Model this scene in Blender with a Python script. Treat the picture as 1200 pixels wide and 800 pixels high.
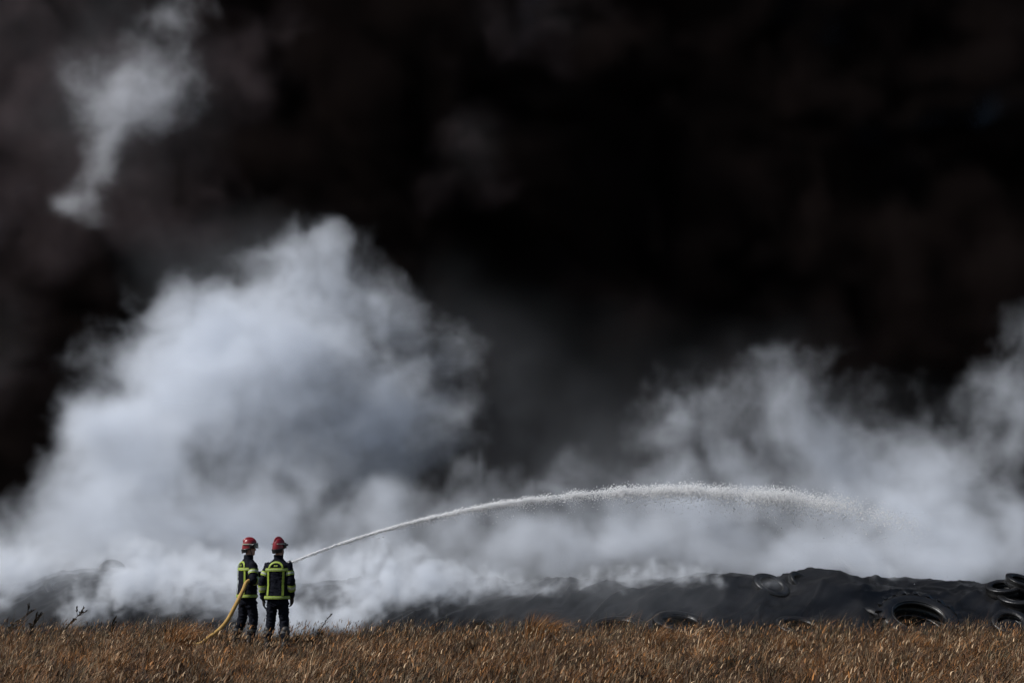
import bpy, bmesh, math, random
import numpy as np
from mathutils import Vector, Matrix, noise as mnoise

for _o in list(bpy.data.objects):
    bpy.data.objects.remove(_o)
SC = bpy.context.scene
COL = SC.collection

# ------------------------------------------------------------------ camera
CAM_Z = 1.6
FPX = 1667.0                       # focal length in photo pixels (1200 px wide)
HORIZON = 645.0                    # photo row of the horizon
PITCH = math.atan((HORIZON - 400.0) / FPX)
cd = bpy.data.cameras.new('camera')
cd.sensor_width = 36.0
cd.lens = 36.0 * FPX / 1200.0
cd.clip_start, cd.clip_end = 0.1, 3000.0
cam = bpy.data.objects.new('camera', cd)
COL.objects.link(cam)
cam.location = (0, 0, CAM_Z)
cam.rotation_euler = (math.pi / 2 + PITCH, 0, 0)
SC.camera = cam


def at(px, py, Y):
    """world point at distance Y (metres ahead) that the photo shows at px, py"""
    x = (px - 600.0) / FPX
    y = (400.0 - py) / FPX
    c, s = math.cos(PITCH), math.sin(PITCH)
    dy, dz = c - y * s, s + y * c
    t = Y / dy
    return Vector((x * t, Y, CAM_Z + dz * t))


# ------------------------------------------------------------------ light
SUN_EL, SUN_AZ = math.radians(46), math.radians(-106)     # azimuth measured from +Y towards +X
world = bpy.data.worlds.new('World')
SC.world = world
world.use_nodes = True
wn = world.node_tree.nodes
wl = world.node_tree.links
sky = wn.new('ShaderNodeTexSky')
sky.sky_type = 'NISHITA'
sky.sun_disc = False
sky.sun_elevation = SUN_EL
sky.sun_rotation = SUN_AZ
bgn = wn['Background']
bgn.inputs['Strength'].default_value = 0.085
wl.new(sky.outputs['Color'], bgn.inputs['Color'])
sd = bpy.data.lights.new('sun', 'SUN')
sd.energy = 5.0
sd.angle = math.radians(0.5)
sd.color = (1.0, 0.98, 0.96)
sun = bpy.data.objects.new('sun', sd)
COL.objects.link(sun)
_sd = Vector((math.sin(SUN_AZ) * math.cos(SUN_EL), math.cos(SUN_AZ) * math.cos(SUN_EL), math.sin(SUN_EL)))
sun.rotation_euler = (-_sd).to_track_quat('-Z', 'Y').to_euler()
sun.location = _sd * 60
SC.view_settings.view_transform = 'Standard'
SC.view_settings.look = 'None'
SC.view_settings.gamma = 1.0
SC.view_settings.use_curve_mapping = False
SC.view_settings.exposure = -0.1

SC.render.engine = 'CYCLES'
cy = SC.cycles
cy.max_bounces = 16
cy.diffuse_bounces = 8
cy.glossy_bounces = 2
cy.transmission_bounces = 10
cy.transparent_max_bounces = 8
cy.volume_bounces = 6
cy.volume_step_rate = 3.0
cy.volume_max_steps = 512
cy.use_adaptive_sampling = True
cy.adaptive_threshold = 0.03
cy.use_denoising = True


# ------------------------------------------------------------------ tags
def tag(o, label=None, cat=None, group=None, kind=None):
    if label: o['label'] = label
    if cat: o['category'] = cat
    if group: o['group'] = group
    if kind: o['kind'] = kind
    return o



# ------------------------------------------------------------------ materials
def mat(name, base, rough=0.8, spec=0.3, var=None, vscale=6.0, bump=0.0, bscale=40.0, attr=None, metal=0.0, sheen=0.0, trans=0.0, rvar=0.0, detail=5):
    """principled material; var = second colour mixed in by noise, attr = per-corner colour attribute"""
    m = bpy.data.materials.new(name)
    m.use_nodes = True
    nt = m.node_tree
    b = nt.nodes['Principled BSDF']
    L = nt.links.new
    b.inputs['Base Color'].default_value = (*base, 1)
    b.inputs['Roughness'].default_value = rough
    b.inputs['Specular IOR Level'].default_value = spec
    b.inputs['Metallic'].default_value = metal
    if sheen:
        b.inputs['Sheen Weight'].default_value = sheen
    tc = nt.nodes.new('ShaderNodeTexCoord')
    if attr:
        a = nt.nodes.new('ShaderNodeAttribute')
        a.attribute_name = attr
        L(a.outputs['Color'], b.inputs['Base Color'])
        if trans:
            t = nt.nodes.new('ShaderNodeBsdfTranslucent')
            L(a.outputs['Color'], t.inputs['Color'])
            mx = nt.nodes.new('ShaderNodeMixShader')
            mx.inputs[0].default_value = trans
            L(b.outputs[0], mx.inputs[1])
            L(t.outputs[0], mx.inputs[2])
            L(mx.outputs[0], nt.nodes['Material Output'].inputs['Surface'])
    elif var:
        n = nt.nodes.new('ShaderNodeTexNoise')
        n.inputs['Scale'].default_value = vscale
        n.inputs['Detail'].default_value = detail
        n.inputs['Roughness'].default_value = 0.65
        L(tc.outputs['Object'], n.inputs['Vector'])
        r = nt.nodes.new('ShaderNodeValToRGB')
        r.color_ramp.elements[0].position = 0.35
        r.color_ramp.elements[1].position = 0.65
        r.color_ramp.elements[0].color = (*base, 1)
        r.color_ramp.elements[1].color = (*var, 1)
        L(n.outputs['Fac'], r.inputs[0])
        L(r.outputs[0], b.inputs['Base Color'])
        if rvar:
            mr = nt.nodes.new('ShaderNodeMapRange')
            mr.inputs[3].default_value = rough - rvar
            mr.inputs[4].default_value = rough + rvar
            L(n.outputs['Fac'], mr.inputs[0])
            L(mr.outputs[0], b.inputs['Roughness'])
    if bump:
        n2 = nt.nodes.new('ShaderNodeTexNoise')
        n2.inputs['Scale'].default_value = bscale
        n2.inputs['Detail'].default_value = 4
        L(tc.outputs['Object'], n2.inputs['Vector'])
        bp = nt.nodes.new('ShaderNodeBump')
        bp.inputs['Strength'].default_value = bump
        bp.inputs['Distance'].default_value = 0.02
        L(n2.outputs['Fac'], bp.inputs['Height'])
        L(bp.outputs[0], b.inputs['Normal'])
    return m


M = {
    'soil': mat('soil', (.03, .021, .015), .95, .1, var=(.065, .044, .029), vscale=1.5, bump=.6, bscale=12),
    'ash': mat('ash', (.02, .019, .019), .95, .1, var=(.06, .055, .052), vscale=1.2, bump=.7, bscale=9),
    'grass': mat('dry_grass_blades', (.3, .2, .1), .65, .25, attr='col', trans=.25),
    'sheet': mat('black_plastic_sheet', (.0045, .0047, .0052), .45, .22, var=(.011, .011, .012), vscale=1.3, bump=.35, bscale=7, rvar=.12),
    'rubber': mat('tyre_rubber', (.0045, .0045, .005), .36, .4, var=(.011, .0105, .010), vscale=7, bump=.25, bscale=30, rvar=.1),
    'navy': mat('navy_turnout_cloth', (.0035, .0042, .008), .85, .10, var=(.0065, .0075, .0125), vscale=9, bump=.3, bscale=60),
    'yellow': mat('lime_yellow_tape', (.29, .37, .045), .6, .3, var=(.19, .25, .035), vscale=20),
    'silver': mat('silver_reflective_tape', (.42, .45, .36), .45, .4, var=(.30, .33, .24), vscale=30),
    'dullsilver': mat('dull_silver_stripe', (.30, .36, .12), .5, .4, var=(.22, .27, .08), vscale=30),
    'shin': mat('grey_shin_tape', (.10, .10, .10), .6, .3, var=(.03, .03, .032), vscale=25),
    'red': mat('red_helmet_shell', (.22, .008, .012), .33, .45, var=(.14, .006, .009), vscale=14),
    'black': mat('black_plastic', (.01, .01, .011), .35, .5, var=(.016, .016, .017), vscale=12),
    'visor': mat('dark_visor', (.006, .006, .008), .08, .6),
    'skin': mat('skin', (.42, .24, .17), .55, .35, var=(.36, .19, .13), vscale=18),
    'leather': mat('black_leather', (.012, .011, .010), .5, .45, var=(.03, .026, .022), vscale=10, bump=.2, bscale=50),
    'hose': mat('tan_hose_canvas', (.42, .27, .09), .8, .2, var=(.34, .2, .06), vscale=12, bump=.4, bscale=120),
    'brass': mat('worn_alloy', (.3, .29, .27), .4, .5, metal=.8),
    'water': mat('white_water', (.9, .92, .95), .12, .6, attr='col', trans=.55),
    'weed': mat('dried_weed', (.035, .025, .017), .9, .15, var=(.07, .05, .032), vscale=20),
    'stick': mat('bleached_stick', (.5, .45, .38), .8, .2, var=(.38, .33, .27), vscale=15),
}


# ------------------------------------------------------------------ mesh helpers
def link(name, me, m, parent=None):
    if m is not None and not me.materials:
        me.materials.append(m)
    o = bpy.data.objects.new(name, me)
    COL.objects.link(o)
    if parent is not None:
        o.parent = parent
    return o


def from_bm(name, bm, m, parent=None, smooth=True):
    me = bpy.data.meshes.new(name)
    bmesh.ops.recalc_face_normals(bm, faces=bm.faces)
    bm.to_mesh(me)
    bm.free()
    if smooth:
        for p in me.polygons: p.use_smooth = True
    return link(name, me, m, parent)


def empty(name, loc=(0, 0, 0), rz=0.0):
    o = bpy.data.objects.new(name, None)
    COL.objects.link(o)
    o.location = loc
    o.rotation_euler = (0, 0, rz)
    o.empty_display_size = .2
    return o


def loft(bm, rings, closed_ends=True):
    """rings: list of equal-length lists of points"""
    vv = [[bm.verts.new(p) for p in r] for r in rings]
    n = len(vv[0])
    for a, b in zip(vv[:-1], vv[1:]):
        for i in range(n):
            bm.faces.new((a[i], a[(i + 1) % n], b[(i + 1) % n], b[i]))
    if closed_ends:
        bm.faces.new(vv[0][::-1])
        bm.faces.new(vv[-1])
    return vv


def frames(pts):
    out = []
    up = None
    for i, p in enumerate(pts):
        a = pts[max(i - 1, 0)]
        b = pts[min(i + 1, len(pts) - 1)]
        t = (b - a).normalized()
        if up is None:
            up = Vector((0, 0, 1)) if abs(t.z) < .9 else Vector((0, 1, 0))
        u = up - t * up.dot(t)
        if u.length < 1e-4:
            u = t.orthogonal()
        u.normalize()
        up = u
        out.append((p, t, u, t.cross(u).normalized()))
    return out


def tube(bm, pts, radii, n=10, cap=True, sq=1.0):
    pts = [Vector(p) for p in pts]
    rings = []
    for (p, t, u, v), r in zip(frames(pts), radii):
        rings.append([p + u * (math.cos(k * 2 * math.pi / n) * r) + v * (math.sin(k * 2 * math.pi / n) * r * sq) for k in range(n)])
    return loft(bm, rings, cap)


def limb(bm, pts, radii, n=14, per=5):
    """smooth tapered limb with rounded ends"""
    pts = [Vector(p) for p in pts]
    P, R = spline(pts, radii, per)
    t0 = (P[0] - P[1]).normalized()
    t1 = (P[-1] - P[-2]).normalized()
    P = [P[0] + t0 * R[0] * .75, P[0] + t0 * R[0] * .45] + P + [P[-1] + t1 * R[-1] * .45, P[-1] + t1 * R[-1] * .75]
    R = [R[0] * .45, R[0] * .85] + R + [R[-1] * .85, R[-1] * .45]
    tube(bm, P, R, n)


def spline(pts, radii, per=6):
    P, R = [], []
    n = len(pts)
    for i in range(n - 1):
        p0, p1, p2, p3 = pts[max(i - 1, 0)], pts[i], pts[i + 1], pts[min(i + 2, n - 1)]
        for k in range(per):
            t = k / per
            P.append(.5 * ((2 * p1) + (p2 - p0) * t + (2 * p0 - 5 * p1 + 4 * p2 - p3) * t * t + (3 * p1 - p0 - 3 * p2 + p3) * t ** 3))
            R.append(radii[i] + (radii[i + 1] - radii[i]) * t)
    P.append(pts[-1].copy())
    R.append(radii[-1])
    return P, R


def ell(cx, cy, z, rx, ry, n=28, e=2.4):
    out = []
    for k in range(n):
        a = 2 * math.pi * k / n
        c, s = math.cos(a), math.sin(a)
        out.append(Vector((cx + rx * math.copysign(abs(c) ** (2 / e), c), cy + ry * math.copysign(abs(s) ** (2 / e), s), z)))
    return out


def fuse(name, bm, m, parent, voxel=.012, smooth=3, wrinkle=None):
    """melt overlapping closed shells into ONE continuous surface, then wrinkle it"""
    me = bpy.data.meshes.new(name + '_raw')
    bmesh.ops.recalc_face_normals(bm, faces=bm.faces)
    bm.to_mesh(me)
    bm.free()
    o = bpy.data.objects.new(name + '_raw', me)
    COL.objects.link(o)
    r = o.modifiers.new('r', 'REMESH')
    r.mode = 'VOXEL'
    r.voxel_size = voxel
    r.use_smooth_shade = True
    sm = o.modifiers.new('s', 'SMOOTH')
    sm.iterations = smooth
    sm.factor = .5
    dg = bpy.context.evaluated_depsgraph_get()
    new = bpy.data.meshes.new_from_object(o.evaluated_get(dg))
    bpy.data.objects.remove(o)
    bpy.data.meshes.remove(me)
    new.name = name
    if wrinkle:
        amp, sx, sz, seed = wrinkle
        nv = len(new.vertices)
        co = np.empty(nv * 3)
        new.vertices.foreach_get('co', co)
        no = np.array([v.normal[:] for v in new.vertices])
        co = co.reshape(-1, 3)
        d = np.array([mnoise.turbulence(Vector((c[0] * sx + seed, c[1] * sx, c[2] * sz + .6 * c[0] * sx)), 3, True) for c in co])
        co = co + no * ((d - d.mean()) * amp)[:, None]
        new.vertices.foreach_set('co', co.ravel())
        new.update()
    for p in new.polygons: p.use_smooth = True
    return link(name, new, m, parent)


def rand_mesh(name, V, F, C, m, parent=None, smooth=False):
    """numpy mesh with per-vertex colour"""
    me = bpy.data.meshes.new(name)
    nf = len(F)
    k = F.shape[1]
    me.vertices.add(len(V))
    me.vertices.foreach_set('co', V.astype(np.float32).ravel())
    me.loops.add(nf * k)
    me.loops.foreach_set('vertex_index', F.astype(np.int32).ravel())
    me.polygons.add(nf)
    me.polygons.foreach_set('loop_start', np.arange(0, nf * k, k, dtype=np.int32))
    me.polygons.foreach_set('loop_total', np.full(nf, k, dtype=np.int32))
    me.update(calc_edges=True)
    if C is not None:
        a = me.color_attributes.new('col', 'FLOAT_COLOR', 'POINT')
        a.data.foreach_set('color', np.concatenate([C, np.ones((len(C), 1))], 1).astype(np.float32).ravel())
    if smooth:
        me.polygons.foreach_set('use_smooth', np.ones(nf, dtype=bool))
    return link(name, me, m, parent)


# ------------------------------------------------------------------ ground
def gz(x, y):
    s = min(max((y - 26.2) / 2.2, 0), 1)
    s = s * s * (3 - 2 * s)
    z = -.5 * s
    z += .05 * mnoise.noise(Vector((x * .25, y * .25, 3.3))) * min(1, max(0, (abs(x + 4.3) + abs(y - 24.4)) - 1.2))
    return z


def build_ground():
    xs = np.concatenate([np.linspace(-900, -40, 10)[:-1], np.linspace(-40, 40, 161), np.linspace(40, 900, 10)[1:]])
    ys = np.concatenate([np.linspace(-300, -2, 6)[:-1], np.linspace(-2, 60, 156), np.linspace(60, 1500, 14)[1:]])
    V = np.array([(x, y, gz(x, y) if abs(x) <= 40 and y > -3 else (-.5 if y > 28 else 0.)) for y in ys for x in xs])
    nx = len(xs)
    F = np.array([(j * nx + i, j * nx + i + 1, (j + 1) * nx + i + 1, (j + 1) * nx + i) for j in range(len(ys) - 1) for i in range(nx - 1)])
    o = rand_mesh('ground', V, F, None, M['soil'], smooth=True)
    me = o.data
    me.materials.append(M['ash'])
    for p in me.polygons:
        if p.center.y > 27.0: p.material_index = 1
    tag(o, kind='structure')


build_ground()

# ------------------------------------------------------------------ heap under black sheeting
CREST_Y, FOOT_Y = 32.0, 28.0
_tops = [(-400, 700), (-100, 695), (30, 688), (75, 672), (110, 665), (150, 669), (190, 684), (300, 688), (450, 682), (600, 684), (700, 678), (760, 676), (870, 677),
         (905, 683), (930, 673), (948, 669), (985, 671), (1008, 678), (1060, 680), (1130, 683), (1200, 686), (1400, 692), (1700, 700)]
_tx = [at(p, 645, CREST_Y).x for p, q in _tops]
_tz = [at(p, q, CREST_Y).z for p, q in _tops]


def heap_z(x, y):
    h = float(np.interp(x, _tx, _tz))
    nz = Vector((x * .55, y * .55, 0))
    if y <= CREST_Y:
        u = (y - FOOT_Y) / (CREST_Y - FOOT_Y)
        u = max(0, min(1, u))
        f = math.sin(u * math.pi / 2) ** 1.15
    else:
        u = min(1, (y - CREST_Y) / 7.0)
        f = math.cos(u * math.pi / 2) ** .8 if u < 1 else 0
    z = -.56 + (h + .56) * f
    edge = min(1, 4 * f)
    z += .17 * mnoise.noise(nz * 1.3) * edge + .07 * mnoise.noise(nz * 3.7) * edge
    # irregular creases of the slack sheet, running up and to the right
    q = x * .83 - (y - 28) * .56
    v = x * .56 + (y - 28) * .83
    wv = .35 * mnoise.noise(Vector((x * .7, y * .7, 7)))
    k = min(1, max(0, .55 + 1.1 * mnoise.noise(Vector((x * .45, y * .45, 13)))))
    r1 = 1 - min(1, abs(mnoise.noise(Vector((q * 1.5 + wv, v * .30, 2)))) * 5)
    r2 = 1 - min(1, abs(mnoise.noise(Vector((q * 3.6 + wv, v * .8, 31)))) * 4)
    z += (.10 * r1 * r1 * k + .03 * r2 * r2) * edge
    return z


def build_heap():
    xs = np.linspace(-22, 24, 780)
    ys = np.concatenate([np.linspace(FOOT_Y - .15, CREST_Y + .6, 100), np.linspace(CREST_Y + .6, 39.0, 30)[1:]])
    V = np.array([(x, y, heap_z(x, y)) for y in ys for x in xs])
    nx = len(xs)
    j, i = np.meshgrid(np.arange(len(ys) - 1), np.arange(nx - 1), indexing='ij')
    a = (j * nx + i).ravel()
    F = np.stack([a, a + 1, a + nx + 1, a + nx], 1)
    o = rand_mesh('silage_heap', V, F, None, M['sheet'], smooth=True)
    tag(o, 'long low heap under creased black plastic sheeting behind the grass', 'heap')


build_heap()


# ------------------------------------------------------------------ tyres
def tyre_mesh(R, W, hole, n=48, bald=False):
    """carcass: lathe of a tyre section about local Z"""
    s = []
    h = W / 2
    ri = R * hole
    prof = [(ri, h * .62), (ri + .06 * R, h * .80), (ri + (R - ri) * .45, h * 1.0), (R * .93, h * .93), (R * .985, h * .80), (R, h * .55), (R, h * .12),
            (R * .985, 0), (R, -h * .12), (R, -h * .55), (R * .985, -h * .80), (R * .93, -h * .93), (ri + (R - ri) * .45, -h), (ri + .06 * R, -h * .80), (ri, -h * .62),
            (ri + .05 * R, -h * .5), (R * .84, -h * .6), (R * .88, 0), (R * .84, h * .6), (ri + .05 * R, h * .5)]
    bm = bmesh.new()
    rings = []
    for k in range(n):
        a = 2 * math.pi * k / n
        rings.append([bm.verts.new((r * math.cos(a), r * math.sin(a), z)) for r, z in prof])
    m = len(prof)
    for k in range(n):
        A, B = rings[k], rings[(k + 1) % n]
        for i in range(m):
            bm.faces.new((A[i], A[(i + 1) % m], B[(i + 1) % m], B[i]))
    return bm


def lug_mesh(R, W):
    """one chevron bar of a tractor tread, at angle 0, upper half (z>0); the lower is its mirror"""
    bm = bmesh.new()
    h = W / 2
    sec = []
    for t in np.linspace(0, 1, 5):
        z = h * (.02 + .98 * t)
        a = .30 * t
        r0 = R * (.985 if t < .8 else .95)
        r1 = R * (1.085 - .02 * t)
        da = .055
        pts = [(r0, a - da), (r1, a - da * .7), (r1, a + da * .7), (r0, a + da)]
        sec.append([Vector((r * math.cos(x), r * math.sin(x), z)) for r, x in pts])
    loft(bm, sec)
    return bm


_cache = {}


def tyre(label, loc, axis, R=.32, W=.2, hole=.6, lugs=0, spin=0.0):
    key = (R, W, hole)
    if key not in _cache:
        bm = tyre_mesh(R, W, hole, 64 if lugs else 40)
        me = bpy.data.meshes.new('tyre_carcass')
        bmesh.ops.recalc_face_normals(bm, faces=bm.faces)
        bm.to_mesh(me); bm.free()
        for p in me.polygons: p.use_smooth = True
        me.materials.append(M['rubber'])
        _cache[key] = me
    root = empty('tractor_tyre' if lugs else 'tyre', loc)
    q = Vector(axis).normalized().to_track_quat('Z', 'Y') @ Matrix.Rotation(spin, 3, 'Z').to_quaternion()
    root.rotation_euler = q.to_euler()
    tag(root, label, 'tyre', 'old tyres weighing down the black sheeting')
    link('carcass', _cache[key], None, root)
    # raised bead rings on both sidewalls
    bk = ('bead',) + key
    if bk not in _cache:
        bm = bmesh.new()
        pts = [Vector((math.cos(a) * R * (hole + .075), math.sin(a) * R * (hole + .075), W * .42)) for a in np.linspace(0, 2 * math.pi, 41)]
        tube(bm, pts, [R * .02] * 41, 6, cap=False)
        me = bpy.data.meshes.new('bead_ring'); bm.to_mesh(me); bm.free()
        for p in me.polygons: p.use_smooth = True
        me.materials.append(M['rubber'])
        _cache[bk] = me
    link('bead_ring', _cache[bk], None, root)
    if lugs:
        bm = lug_mesh(R, W)
        me = bpy.data.meshes.new('tread_lug')
        bmesh.ops.recalc_face_normals(bm, faces=bm.faces)
        bm.to_mesh(me); bm.free(); me.materials.append(M['rubber'])
        for k in range(lugs):
            for side in (0, 1):
                o = link('tread_lug', me, None, root)
                a = 2 * math.pi * (k + .5 * side) / lugs
                o.rotation_euler = (0, 0, a) if not side else (math.pi, 0, a)
    else:
        # shoulder tread blocks, one ring mesh per tyre kind
        tk = ('tread',) + key
        if tk not in _cache:
            bm = bmesh.new()
            nb = 44
            for k in range(nb):
                for s in (-1, 1):
                    a0 = 2 * math.pi * (k + .12 + .25 * (s > 0)) / nb
                    a1 = a0 + 2 * math.pi * .7 / nb
                    z0, z1 = s * W * .20, s * W * .40
                    bs = []
                    for r in (R * .985, R * 1.022):
                        bs.append([Vector((r * math.cos(a), r * math.sin(a), z)) for a, z in ((a0, z0), (a1, z0), (a1, z1), (a0, z1))])
                    loft(bm, bs)
            me = bpy.data.meshes.new('tread')
            bmesh.ops.recalc_face_normals(bm, faces=bm.faces)
            bm.to_mesh(me); bm.free(); me.materials.append(M['rubber'])
            _cache[tk] = me
        tag(link('tread', _cache[tk], None, root), kind='stuff')
    return root


tyre('huge tractor tyre with lugged tread lying at the foot of the black heap', at(1076, 731, 29.0), (.06, -.52, .85), .80, .46, .60, lugs=20, spin=.1)
tyre('small tyre lying low in front of the heap at the right edge', at(1183, 731, 28.6), (-.12, -.62, .78), .35, .21, .60)
tyre('lower tyre of the pile on top of the heap at the right edge', at(1193, 703, 30.3), (-.1, -.35, .93), .42, .26, .58)
tyre('upper left tyre of the pile at the right edge, tipped towards the grass', at(1176, 690, 30.6), (-.15, -.30, .95), .36, .2, .6)
tyre('topmost tyre of the pile at the right edge', at(1197, 683, 30.6), (.2, -.35, .92), .34, .2, .6)
tyre('half sunken tyre left of the tractor tyre, its upper rim above the grass', at(936, 738, 28.5), (.1, -.33, .95), .48, .26, .62)
tyre('wide flat-lying tyre behind the grass right of the sticks', at(724, 740, 28.5), (-.05, -.30, .95), .58, .28, .62)
tyre('tall dark tyre lying at the foot of the heap right of the wide flat-lying tyre', at(797, 737, 28.7), (.1, -.30, .95), .56, .42, .6)
tyre('steaming tyre on the crest of the heap left of the highest hump', at(903, 688, 30.9), (.25, -.5, .83), .40, .22, .6)
tyre('tyre rim standing at the left end of the highest hump', at(937, 683, 31.2), (.45, -.55, .7), .28, .2, .6)
tyre('faint half-buried tyre close to the left side of the tractor tyre', at(1012, 729, 29.5), (-.2, -.5, .84), .42, .24, .6)
tyre('small tyre peeping over the grass right of the firefighters', at(564, 741, 28.4), (.1, -.55, .83), .33, .2, .6)
tyre('hazy tyre standing on the heap at the far left in smoke', at(131, 672, 32.0), (.35, -.85, .35), .30, .24, .58)
tyre('faint tyre lying on the smoky heap left of the firefighters', at(78, 690, 30.6), (.1, -.5, .86), .45, .25, .6)


# ------------------------------------------------------------------ grass
PAL = np.array([(.27, .15, .07), (.17, .083, .04), (.075, .041, .024), (.46, .32, .19), (.34, .145, .042), (.12, .10, .055), (.04, .028, .021)])


def blades(rng, x, y, z, h, w, lean_x, lean_y, pal_w, yaw=None, shade=None):
    """curved tapering blades: 5 verts, 3 triangles each"""
    n = len(x)
    base = np.stack([x, y, z], 1)
    a = rng.uniform(-.9, .9, n) if yaw is None else yaw
    side = np.stack([np.cos(a), np.sin(a), np.zeros(n)], 1) * (w / 2)[:, None]
    mid = base + np.stack([lean_x * h * .35, lean_y * h * .35, h * .58], 1)
    tip = base + np.stack([lean_x * h, lean_y * h, h * (1 - .25 * np.minimum(1.5, np.hypot(lean_x, lean_y)) ** 2)], 1)
    V = np.stack([base - side, base + side, mid - side * .8, mid + side * .8, tip], 1).reshape(-1, 3)
    k = np.arange(n)[:, None] * 5
    F = np.stack([k + [0, 1, 3], k + [0, 3, 2], k + [2, 3, 4]], 1).reshape(-1, 3)
    idx = rng.choice(len(PAL), n, p=pal_w / pal_w.sum()) if pal_w.ndim == 1 else (pal_w.cumsum(1) > rng.random((n, 1)) * pal_w.sum(1, keepdims=True)).argmax(1)
    C = PAL[idx] * rng.lognormal(-.38, .46, (n, 1)).clip(.2, 1.9)
    C = np.repeat(C, 5, 0)
    return V, F, C


def join(parts):
    Vs, Fs, Cs, o = [], [], [], 0
    for V, F, C in parts:
        Vs.append(V); Fs.append(F + o); Cs.append(C); o += len(V)
    return np.concatenate(Vs), np.concatenate(Fs), np.concatenate(Cs)


def pnoise(x, y, s, seed=0.0):
    return np.array([mnoise.noise(Vector((a * s + seed, b * s, seed))) for a, b in zip(x, y)])


def build_grass():
    rng = np.random.default_rng(4)
    parts = []
    # field of dry stubble and lodged grass
    n = 130000
    y = 13.5 + (26.6 - 13.5) * rng.random(n)
    x = (rng.random(n) * 2 - 1) * (1.5 + y * .40)
    gx, gy = np.meshgrid(np.arange(-14, 14, .2), np.arange(13, 27.2, .2))
    pn = pnoise(gx.ravel(), gy.ravel(), .9, 2.1).reshape(gx.shape)
    pn2 = pnoise(gx.ravel(), gy.ravel(), 2.6, 5.7).reshape(gx.shape)
    ix = np.clip(((x + 14) / .2).astype(int), 0, gx.shape[1] - 1)
    iy = np.clip(((y - 13) / .2).astype(int), 0, gx.shape[0] - 1)
    p1, p2 = pn[iy, ix], pn2[iy, ix]
    keep = rng.random(n) < np.clip(.62 + 1.6 * p2 + .7 * p1, .04, 1)
    x, y, p1, p2 = x[keep], y[keep], p1[keep], p2[keep]
    n = len(x)
    h = rng.uniform(.06, .24, n) * (1 + .7 * p1) * (1 + .4 * p2)
    near = np.hypot(x + 4.2, (y - 23.6) * .6)
    h *= np.clip(.28 + near * .32, .28, 1) * np.clip(1.25 - (y - 21) * .12, .55, 1)
    w = rng.uniform(.004, .011, n)
    lx = rng.normal(.35, .35, n) + .4 * p1
    ly = rng.normal(0, .3, n)
    pw = np.stack([1.2 + p1, 1.4 + 0 * p1, 1.1 - p2, .65 + .8 * p2, .35 + .8 * np.maximum(p1, 0), .35 - .2 * p1, .9 - p2], 1).clip(.05)
    rim = (y > 23.6 + .8 * p1)
    pw[rim] *= np.array([.5, .8, 1.4, .2, .2, 2.6, 1.9])
    z = np.array([gz(a, b) for a, b in zip(x, y)]) - .01
    V, F, C = blades(rng, x, y, z, h, w, lx, ly, pw)
    C *= np.repeat(np.exp(.7 * p1 + .5 * p2 - .25), 5)[:, None]
    parts.append((V, F, C))
    # tussocks: each a clump with its own height, lean and colour
    nc = 2600
    cy_ = 14 + 12.3 * rng.random(nc); cx_ = (rng.random(nc) * 2 - 1) * (1.5 + cy_ * .40)
    per = 62
    hh = rng.lognormal(-1.25, .33, nc).clip(.12, .58)
    nr = np.hypot(cx_ + 4.2, (cy_ - 23.6) * .6)
    hh *= np.clip(.25 + nr * .3, .25, 1) * np.where(cy_ > 23.6, rng.uniform(.3, .95, nc), .9)
    tone = rng.choice(5, nc, p=[.30, .22, .20, .16, .12])
    tw = np.array([(1.6, 1.2, .6, .5, .3, .1, .3), (.5, 1., 1.4, .1, .2, .5, 1.6), (.9, .5, .3, 1.8, .2, .1, .2), (.7, .9, .3, .2, 2.2, .0, .3), (.3, .5, .8, .2, .1, 2., .8)])
    ci = np.repeat(np.arange(nc), per)
    n = len(ci)
    a = rng.uniform(0, 2 * math.pi, n); rr_ = np.sqrt(rng.random(n)) * rng.uniform(.05, .13, nc)[ci]
    x = cx_[ci] + rr_ * np.cos(a); y = cy_[ci] + rr_ * np.sin(a)
    z = np.array([gz(p, q) for p, q in zip(cx_, cy_)])[ci] - .01
    lxc = rng.normal(.45, .35, nc)
    lx = lxc[ci] + np.cos(a) * .45 + rng.normal(0, .2, n); ly = np.sin(a) * .45 + rng.normal(0, .2, n)
    V, F, C = blades(rng, x, y, z, hh[ci] * rng.uniform(.5, 1.15, n), rng.uniform(.004, .010, n), lx, ly, tw[tone][ci])
    pc_ = pnoise(cx_, cy_, .9, 2.1)
    C *= np.repeat((rng.lognormal(-.12, .35, nc) * np.exp(.9 * pc_))[ci], 5)[:, None]
    parts.append((V, F, C))
    # seed heads: short broad pale flecks on thin stalks
    n = 16000
    y = 14 + 12.2 * rng.random(n); x = (rng.random(n) * 2 - 1) * (1.5 + y * .40)
    z = rng.uniform(.12, .36, n)
    parts.append(blades(rng, x, y, z, rng.uniform(.04, .09, n), rng.uniform(.008, .016, n), rng.normal(.5, .4, n), rng.normal(0, .3, n), np.array([.9, .6, .2, 1.1, .5, .1, .1])))
    # upright thin stalks along the far edge of the field
    n = 15000
    y = rng.normal(25.7, .6, n); x = (rng.random(n) * 2 - 1) * 12.5
    c = np.array([mnoise.noise(Vector((a * .8, 1.7, 0))) for a in x])
    h = rng.uniform(.10, .46, n) ** 1.15 * (1 + .8 * c) * np.clip(.35 + np.abs(x + 4.2) * .35, .35, 1)
    z = np.array([gz(a, b) for a, b in zip(x, y)]) - .01
    parts.append(blades(rng, x, y, z, h, rng.uniform(.0035, .008, n), rng.normal(.35, .4, n), rng.normal(0, .25, n), np.array([.4, .5, .9, .15, .1, 1.3, 1.2])))
    # taller wisps that break the skyline of the field
    n = 5600
    y = rng.normal(25.5, .5, n); x = (rng.random(n) * 2 - 1) * 12.5
    c = np.array([mnoise.noise(Vector((a * 1.3, 8.7, 0))) for a in x])
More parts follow.
